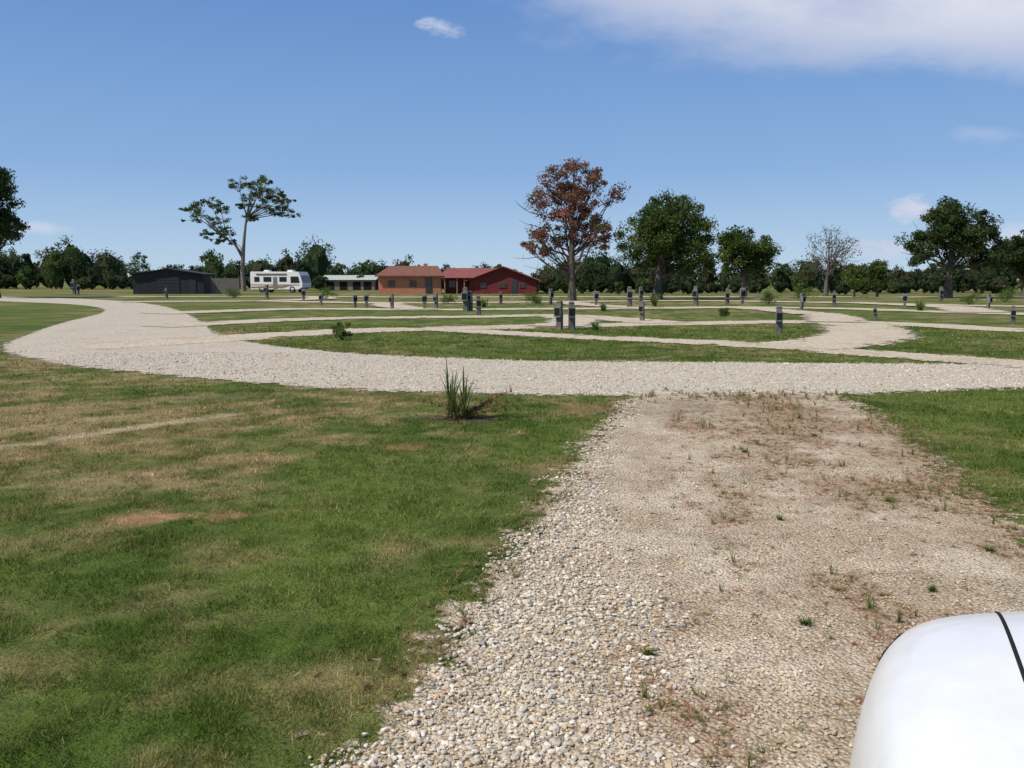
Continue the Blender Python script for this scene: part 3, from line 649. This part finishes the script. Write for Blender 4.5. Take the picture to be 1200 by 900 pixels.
part('windows_and_door', e, [M_brroof, M_glass], f)
e = empty('charcoal_shed', (-41.6, 104, 0), R(8))
part('walls', e, [M_char], lambda b: b.prism([(-4.1, 0), (4.1, 0), (4.1, 2.35), (0, 2.95), (-4.1, 2.35)], 0, 7))
def f(b):
    for sx in (-1, 1):
        v = [(sx * 4.4, -.3, 2.34), (0, -.3, 3.0), (0, 7.3, 3.0), (sx * 4.4, 7.3, 2.34)]; v += [(a, c, z + .08) for a, c, z in v]
        b.add(v, [(0, 1, 2, 3), (4, 7, 6, 5), (0, 4, 5, 1), (2, 6, 7, 3), (3, 7, 4, 0)])
part('roof', e, [M_charroof], f)
def f(b):
    b.box(-1.3, 1.3, -.05, -.002, 0, 2.1, 0)
    for i in range(5): b.box(-1.25, 1.25, -.065, -.051, .08 + i * .4, .1 + i * .4, 1)
    b.box(2.4, 3.2, -.05, -.002, 0, 1.95, 0)
part('doors', e, [M_charroof, M_dark], f)
b = MB()
for i in range(22): b.box(i * .16, i * .16 + .14, 0, .03, 0, 1.9 + .03 * math.sin(i * 2.1), 0)
for x in (0, 1.7, 3.4): b.box(x, x + .1, .032, .13, 0, 2.1, 0)
b.build('timber_fence', [M_wood], (-37.0, 105.5, 0))
e = empty('metal_barn', (-27.3, 143, 0))
part('walls', e, [M_tan], lambda b: b.box(-4.4, 4.4, 0, 8, 0, 1.7))
part('roof', e, [M_green], lambda b: b.prism([(-.4, 1.703), (8.4, 1.703), (4, 2.5)], -4.7, 4.7, 0, 'x'))
part('openings', e, [M_dark], lambda b: [b.box(x, x + 1.3, -.03, -.002, 0, 1.4) for x in (-3.6, -1.4, .8, 2.6)])

# motorhome (class A: flat raked nose with big windscreen at the right end)
e = empty('motorhome', (-31.2, 116, 0), R(-16))
def f(b): b.prism([(-3.9, .45), (3.3, .45), (3.85, .72), (3.92, 1.25), (3.62, 2.3), (3.35, 2.78), (-3.75, 2.82), (-3.9, 2.66)], -1.2, 1.2, 0)
part('body', e, [M_white], f)
def f(b):
    b.box(-3.86, 3.5, -1.215, -1.202, .98, 1.10); b.prism([(-3.86, .60), (1.0, .60), (2.4, .98), (-3.86, .80)], -1.215, -1.202)
part('stripes', e, [M_tan], f)
def f(b):
    for x0, x1 in ((-3.3, -2.5), (-1.9, -.7), (.5, 1.6)): b.box(x0, x1, -1.22, -1.202, 1.45, 2.1)
    b.prism([(2.2, 1.3), (3.55, 1.3), (3.35, 2.15), (2.2, 2.15)], -1.22, -1.202)
    nx_, nz_ = .963, .27
    def pt(z): return 3.92 - (z - 1.25) * (.30 / 1.05) + .012
    b.add([(pt(1.32), -1.1, 1.32), (pt(1.32), 1.1, 1.32), (pt(2.28), 1.1, 2.28), (pt(2.28), -1.1, 2.28)], [(0, 1, 2, 3)])
part('windows', e, [M_glass], f)
part('door', e, [M_grey], lambda b: b.box(-.45, .2, -1.218, -1.202, .5, 2.1))
part('awning', e, [M_tan], lambda b: b.tube([(-3.0, -1.27, 2.5), (1.6, -1.27, 2.5)], [.07, .07], 0, (1, 1, 1), 8, True))
part('roof_air_units', e, [M_white], lambda b: [b.prism([(x, 2.78), (x + .9, 2.78), (x + .75, 3.02), (x + .1, 3.02)], -.35, .35) for x in (-2.4, 1.2)])
def wheel(b, x, y, z, r, w, ax='y'):
    rr = [r * .6, r * .95, r, r, r * .95, r * .6]; oo = [-.5, -.5, -.38, .38, .5, .5]
    V = []; k = 28
    for o, q in zip(oo, rr):
        for j in range(k): a = 2 * math.pi * j / k; V.append((x + q * math.cos(a), y + o * w, z + q * math.sin(a)) if ax == 'y' else (x + o * w, y + q * math.cos(a), z + q * math.sin(a)))
    F = [(i * k + j, i * k + (j + 1) % k, (i + 1) * k + (j + 1) % k, (i + 1) * k + j) for i in range(5) for j in range(k)]
    b.add(V, F, 0)
    for sgn in (-1, 1):
        V = [((x, y + sgn * w * .34, z) if ax == 'y' else (x + sgn * w * .34, y, z))]
        for j in range(k): a = 2 * math.pi * j / k; V.append((x + r * .62 * math.cos(a), y + sgn * w * .46, z + r * .62 * math.sin(a)) if ax == 'y' else (x + sgn * w * .46, y + r * .62 * math.cos(a), z + r * .62 * math.sin(a)))
        b.add(V, [(0, 1 + j, 1 + (j + 1) % k) for j in range(k)], 1)
def f(b):
    for x in (-2.2, 2.4):
        for y in (-1.07, 1.07): wheel(b, x, y, .44, .44, .28)
part('wheels', e, [M_rubber, M_steel], f)

# ------------------------------------------------------------------ utility pedestals
def pedestal_mesh(kind):
    b = MB()
    if kind == 0:     # grey power pedestal: post + hooded cabinet + meter
        b.box(-.07, .07, -.06, .06, 0, .45, 0)
        b.prism([(-.09, .38), (.09, .38), (.09, .80), (.0, .88), (-.09, .84)], -.13, .13, 1, 'x')
        b.box(-.11, .11, -.098, -.091, .44, .70, 2)
        b.tube([(0, -.092, .77), (0, -.16, .77)], [.055, .05], 1, (1, 1, 1), 12, True)
    elif kind == 1:   # timber post with receptacle box
        b.box(-.085, .085, -.07, .07, 0, .88, 0)
        b.prism([(-.085, .881), (.085, .881), (.03, .92), (-.03, .92)], -.07, .07, 0, 'x')
        b.box(-.11, .11, -.17, -.071, .40, .74, 1); b.box(-.09, .09, -.18, -.171, .46, .69, 2)
        b.tube([(.11, 0, 0), (.11, 0, .5)], [.02, .02], 1, (1, 1, 1), 8)
    else:             # double timber frame with panel box and meter
        b.box(-.26, -.16, -.05, .05, 0, 1.05, 0); b.box(.16, .26, -.05, .05, 0, 1.05, 0)
        b.box(-.30, .30, -.075, -.051, .35, .95, 0); b.box(-.22, .22, -.20, -.076, .42, .88, 1)
        b.prism([(-.22, .882), (.02, .882), (.02, .93)], -.24, .24, 1, 'x')
        b.tube([(0, -.201, .72), (0, -.29, .72)], [.08, .075], 3, (1, 1, 1), 12, True)
    ob = b.build('tmp', [M_wood, M_grey, M_dark, M_steel, M_brown]); me = ob.data; bpy.data.objects.remove(ob); return me
PM = [pedestal_mesh(i) for i in range(3)]
peds = [(-2.55, 47, 1, 1.3), (-2.3, 47.2, 1, 1.1), (-1.6, 40.5, 1, .98), (1.63, 29.4, 1, 1.0), (2.04, 29.4, 1, .98), (8.55, 27.4, 1, .88), (5.4, 35.5, 1, .82), (7.25, 53, 1, 1.3), (12.1, 56.5, 1, 1.3),
        (-5.1, 50, 0, .95), (-4.6, 52, 1, .9), (-7.0, 50, 1, .9), (-9, 53, 0, .9), (-9.7, 53, 0, .85), (15.7, 37, 1, .6), (19.2, 32.8, 1, .72), (-.8, 60, 1, .9), (2.7, 60, 1, 1.1), (5.6, 57, 0, 1.0),
        (14.3, 57, 1, 1.1), (16.9, 50, 1, .95), (24.3, 53, 0, .9), (27.8, 50, 1, .9), (21.4, 57, 1, .95), (-12.7, 57, 0, .85), (-22.0, 77, 1, 1.3), (-51, 100, 1, 1.8), (-49.5, 98, 0, 1.2), (-31, 77, 1, 1.0),
        (16.4, 61, 0, 1.2), (9.9, 66, 1, 1.2), (33, 66, 1, 1.2), (-17, 70, 0, 1.0)]
for i, (x, y, k, s) in enumerate(peds):
    ob = bpy.data.objects.new('utility_pedestal', PM[k]); ob.location = (x, y, 0); ob.scale = (s * 1.1, s * 1.1, s * 1.08); ob.rotation_euler = (0, 0, random.uniform(-.6, .6)); COL.objects.link(ob)

# ------------------------------------------------------------------ white car (front corner in view)
def paint():
    m, nt = new_mat('white_car_paint'); b, o = bsdf(nt, .35, .4)
    p = nd(nt, 'ShaderNodeTexCoord').outputs['Object']
    lk(nt, mixc(nt, sstep(nt, noise(nt, p, 9, 4), .35, .7), (.80, .795, .78), (.75, .74, .72)), b.inputs['Base Color'])
    b.inputs['Coat Weight'].default_value = .35; b.inputs['Coat Roughness'].default_value = .08; return m
M_paint = paint()
M_lens = simple('headlight_lens', (0.40, 0.34, 0.27), .15, .8, var=.3, scale=12)
car = empty('white_car', (1.595, 2.02, 0), R(-13)); car.scale = (1, 1, 1.10)
ST = [(0.00, .28, .60, .56, .30), (-.05, .46, .70, .65, .26), (-.16, .60, .84, .79, .22), (-.34, .72, .93, .875, .20), (-.60, .81, .975, .92, .20), (-1.0, .885, 1.0, .945, .20), (-1.45, .92, 1.02, .96, .20), (-2.2, .92, 1.02, .965, .20),
      (-3.0, .92, 1.03, .975, .20), (-3.7, .91, 1.03, .98, .2), (-4.2, .88, 1.0, .95, .22), (-4.5, .80, .93, .89, .25), (-4.62, .6, .8, .76, .32)]
def section(w, zt, zs, zb):
    half = [(.0, zb), (.80 * w, zb), (.96 * w, zb + .06), (1.0 * w, zb + .30 * (zs - zb) + .05), (1.0 * w, zb + .66 * (zs - zb)), (.965 * w, zs - .07), (.89 * w, zs - .01), (.76 * w, zs + .30 * (zt - zs)), (.45 * w, zs + .82 * (zt - zs)), (0, zt)]
    return [(-x, z) for x, z in half] + [(x, z) for x, z in half[-2:0:-1]]
def f(b):
    V = []; n = None
    for y, w, zt, zs, zb in ST:
        s = section(w, zt, zs, zb); n = len(s); V += [(x, y, z) for x, z in s]
    m = len(ST)
    F = [(i * n + j, i * n + (j + 1) % n, (i + 1) * n + (j + 1) % n, (i + 1) * n + j) for i in range(m - 1) for j in range(n)]
    b.add(V, np.array(F)[:, ::-1], 0)
    b.f.append((np.array([[j for j in range(n)]]), 0)); b.f.append((np.array([[(m - 1) * n + j for j in range(n)][::-1]]), 0))
body = part('body', car, [M_paint], f, True)
sb = body.modifiers.new('s', 'SUBSURF'); sb.levels = 3; sb.render_levels = 3
def f(b):
    top = 1.46
    A = [(-.80, -1.35, 1.0), (.80, -1.35, 1.0), (.84, -3.9, 1.0), (-.84, -3.9, 1.0)]; T = [(-.58, -2.05, top), (.58, -2.05, top), (.60, -3.3, top), (-.60, -3.3, top)]
    b.add(A + T, [(0, 1, 5, 4), (1, 2, 6, 5), (2, 3, 7, 6), (3, 0, 4, 7), (4, 5, 6, 7)], 0)
part('windows', car, [M_glass], f)
def f(b):
    T = [(-.62, -2.0), (.62, -2.0), (.64, -3.36), (-.64, -3.36)]
    V = [(x, y, 1.462) for x, y in T] + [(x * .85, y * .99 - .02, 1.51) for x, y in T]
    b.add(V, [(0, 1, 5, 4), (1, 2, 6, 5), (2, 3, 7, 6), (3, 0, 4, 7), (4, 5, 6, 7), (3, 2, 1, 0)])
    for s in (-1, 1):
        for (p0, p1) in (((.80 * s, -1.33, 1.0), (.585 * s, -2.03, 1.465)), ((.845 * s, -3.92, 1.0), (.605 * s, -3.32, 1.465)), ((.828 * s, -2.65, 1.0), (.60 * s, -2.7, 1.465))):
            b.tube([p0, p1], [.035, .03], 0, (1, 1, 1), 6)
part('roof_and_pillars', car, [M_paint], f)
bpy.context.view_layer.update()
dg = bpy.context.evaluated_depsgraph_get()
bvh = BVHTree.FromObject(body, dg)
def top_z(x, y):
    h = bvh.ray_cast(Vector((x, y, 3)), Vector((0, 0, -1))); return h[0].z if h[0] else .9
def f(b):
    for s in (-1, 1):
        P = []
        for t in np.linspace(0, 1, 30):
            y = -.12 - t * 1.2; x = s * (.405 + .27 * t ** .85); P.append((x, y, top_z(x, y) - .001))
        b.tube(P, [.0042] * 30, 0, (1, 1, 1), 6)
part('bonnet_seams', car, [M_dark], f)
def f(b):
    for y in (-.92, -3.65):
        for x in (-.80, .80): wheel(b, x, y, .30, .32, .24, 'x')
part('wheels', car, [M_rubber, M_steel], f)
def f(b):
    for s in (-1, 1):
        V = []
        for t in np.linspace(0, 1, 9):
            y = -.10 - .34 * t
            for zz in np.linspace(.60, .76, 5):
                h = bvh.ray_cast(Vector((s * 2, y, zz + .1 * t)), Vector((-s, 0, 0)))
                p = h[0] if h[0] else Vector((s * .5, y, zz)); V.append((p.x + s * .004, p.y + .003, p.z))
        F = [(i * 5 + j, i * 5 + j + 1, i * 5 + j + 6, i * 5 + j + 5) for i in range(8) for j in range(4)]
        b.add(V, F)
part('headlights', car, [M_lens], f, True)
part('grille', car, [M_dark], lambda b: b.box(-.26, .26, -.01, .012, .40, .52))
part('bumper', car, [M_paint], lambda b: b.tube([(-.76, -.55, .36), (-.62, -.18, .36), (-.36, .02, .36), (0, .06, .36), (.36, .02, .36), (.62, -.18, .36), (.76, -.55, .36)], [.05, .07, .08, .08, .08, .07, .05], 0, (1, 1, 1), 10, True), True)
def f(b):
    for s in (-1, 1):
        b.tube([(s * .82, -1.72, 1.02), (s * .92, -1.72, 1.06), (s * .98, -1.72, 1.09), (s * 1.07, -1.70, 1.09)], [.02, .03, .075, .06], 0, (1, 1, 1), 10, True)
part('door_mirrors', car, [M_paint], f, True)

# ------------------------------------------------------------------ world, sun, camera
SUN_AZ, SUN_EL = R(-118), R(53)
w = bpy.data.worlds.new('World'); scene.world = w; w.use_nodes = True
nt = w.node_tree; nt.nodes.clear()
sky = nd(nt, 'ShaderNodeTexSky', sky_type='NISHITA'); sky.sun_disc = False
sky.sun_elevation = SUN_EL; sky.sun_rotation = SUN_AZ; sky.air_density = 1.0; sky.dust_density = .3; sky.ozone_density = 3.0
tc = nd(nt, 'ShaderNodeTexCoord').outputs['Generated']
sp = nd(nt, 'ShaderNodeSeparateXYZ'); lk(nt, tc, sp.inputs[0])
ramp = nd(nt, 'ShaderNodeValToRGB'); lk(nt, sp.outputs[2], ramp.inputs[0])
el = ramp.color_ramp.elements
stops = [(0.0, (.50, .67, .84)), (.04, (.40, .58, .82)), (.12, (.25, .43, .745)), (.33, (.115, .265, .61)), (1.0, (.05, .14, .42))]
el[0].position = stops[0][0]; el[0].color = (*stops[0][1], 1); el[1].position = 1; el[1].color = (*stops[-1][1], 1)
for p_, c_ in stops[1:-1]:
    q = el.new(p_); q.color = (*c_, 1)
nsc = nd(nt, 'ShaderNodeVectorMath', operation='SCALE'); nsc.inputs['Scale'].default_value = .10; lk(nt, sky.outputs[0], nsc.inputs[0])
skc = mixc(nt, .84, nsc.outputs[0], ramp.outputs[0])
u = mth(nt, 'DIVIDE', sp.outputs[0], sp.outputs[1]); v = mth(nt, 'DIVIDE', sp.outputs[2], sp.outputs[1])
uv = nd(nt, 'ShaderNodeCombineXYZ'); lk(nt, u, uv.inputs[0]); lk(nt, v, uv.inputs[1]); UV = uv.outputs[0]
st = nd(nt, 'ShaderNodeMapping'); st.inputs['Scale'].default_value = (1, 2.2, 1); st.inputs['Rotation'].default_value = (0, 0, .25); lk(nt, UV, st.inputs['Vector'])
nA = noise(nt, st.outputs[0], 4, 6, .6); nB = noise(nt, st.outputs[0], 30, 5, .65)
def cloud(cx, cy, rx, ry, rot, warp, soft, amt, nz):
    mp = nd(nt, 'ShaderNodeMapping', vector_type='TEXTURE'); mp.inputs['Location'].default_value = (cx, cy, 0); mp.inputs['Rotation'].default_value = (0, 0, rot); mp.inputs['Scale'].default_value = (rx, ry, 1)
    lk(nt, UV, mp.inputs['Vector']); ln = nd(nt, 'ShaderNodeVectorMath', operation='LENGTH'); lk(nt, mp.outputs[0], ln.inputs[0])
    vv = mth(nt, 'ADD', ln.outputs['Value'], mth(nt, 'MULTIPLY', mth(nt, 'SUBTRACT', nz, .5), warp)); return sstep(nt, vv, 1 - soft, 1 + soft, amt, 0)
ms = [cloud(.56, .41, .60, .165, 0, .9, .22, .9, nA), cloud(-.077, .281, .017, .006, -.25, 3.6, .8, .75, nB), cloud(.457, .081, .018, .012, 0, 2.6, .5, .9, nB),
      cloud(.420, .036, .035, .010, 0, 2.8, .6, .75, nB), cloud(.535, .165, .03, .007, 0, 2.8, .9, .22, nB), cloud(-.55, .060, .03, .006, 0, 2.5, .6, .5, nB), cloud(.60, .05, .05, .012, 0, 2.5, .6, .6, nB)]
mk = ms[0]
for q in ms[1:]: mk = mth(nt, 'MAXIMUM', mk, q)
mk = mth(nt, 'MULTIPLY', mk, sstep(nt, sp.outputs[1], 0.0, 0.2))
ccol = mixc(nt, sstep(nt, nA, .3, .7), (.50, .56, .74), (.76, .78, .86))
fin = mixc(nt, mk, skc, ccol)
bg = nd(nt, 'ShaderNodeBackground'); bg.inputs[1].default_value = 1.0; lk(nt, fin, bg.inputs[0])
wo = nd(nt, 'ShaderNodeOutputWorld'); lk(nt, bg.outputs[0], wo.inputs[0])

sd = bpy.data.lights.new('sun', 'SUN'); sd.energy = 4.6; sd.angle = R(.5); sd.color = (1, .94, .84)
so = bpy.data.objects.new('sun', sd); COL.objects.link(so)
dirv = Vector((math.sin(SUN_AZ) * math.cos(SUN_EL), math.cos(SUN_AZ) * math.cos(SUN_EL), math.sin(SUN_EL)))
so.rotation_euler = dirv.to_track_quat('Z', 'Y').to_euler()

cd = bpy.data.cameras.new('camera'); cd.lens = 30; cd.sensor_width = 36; cd.clip_end = 6000; cd.clip_start = .05
co = bpy.data.objects.new('camera', cd); co.location = (0, 0, 1.7); co.rotation_euler = (R(90 - 6.956), 0, 0)
COL.objects.link(co); scene.camera = co
scene.view_settings.view_transform = 'Standard'; scene.view_settings.look = 'None'; scene.view_settings.exposure = 0
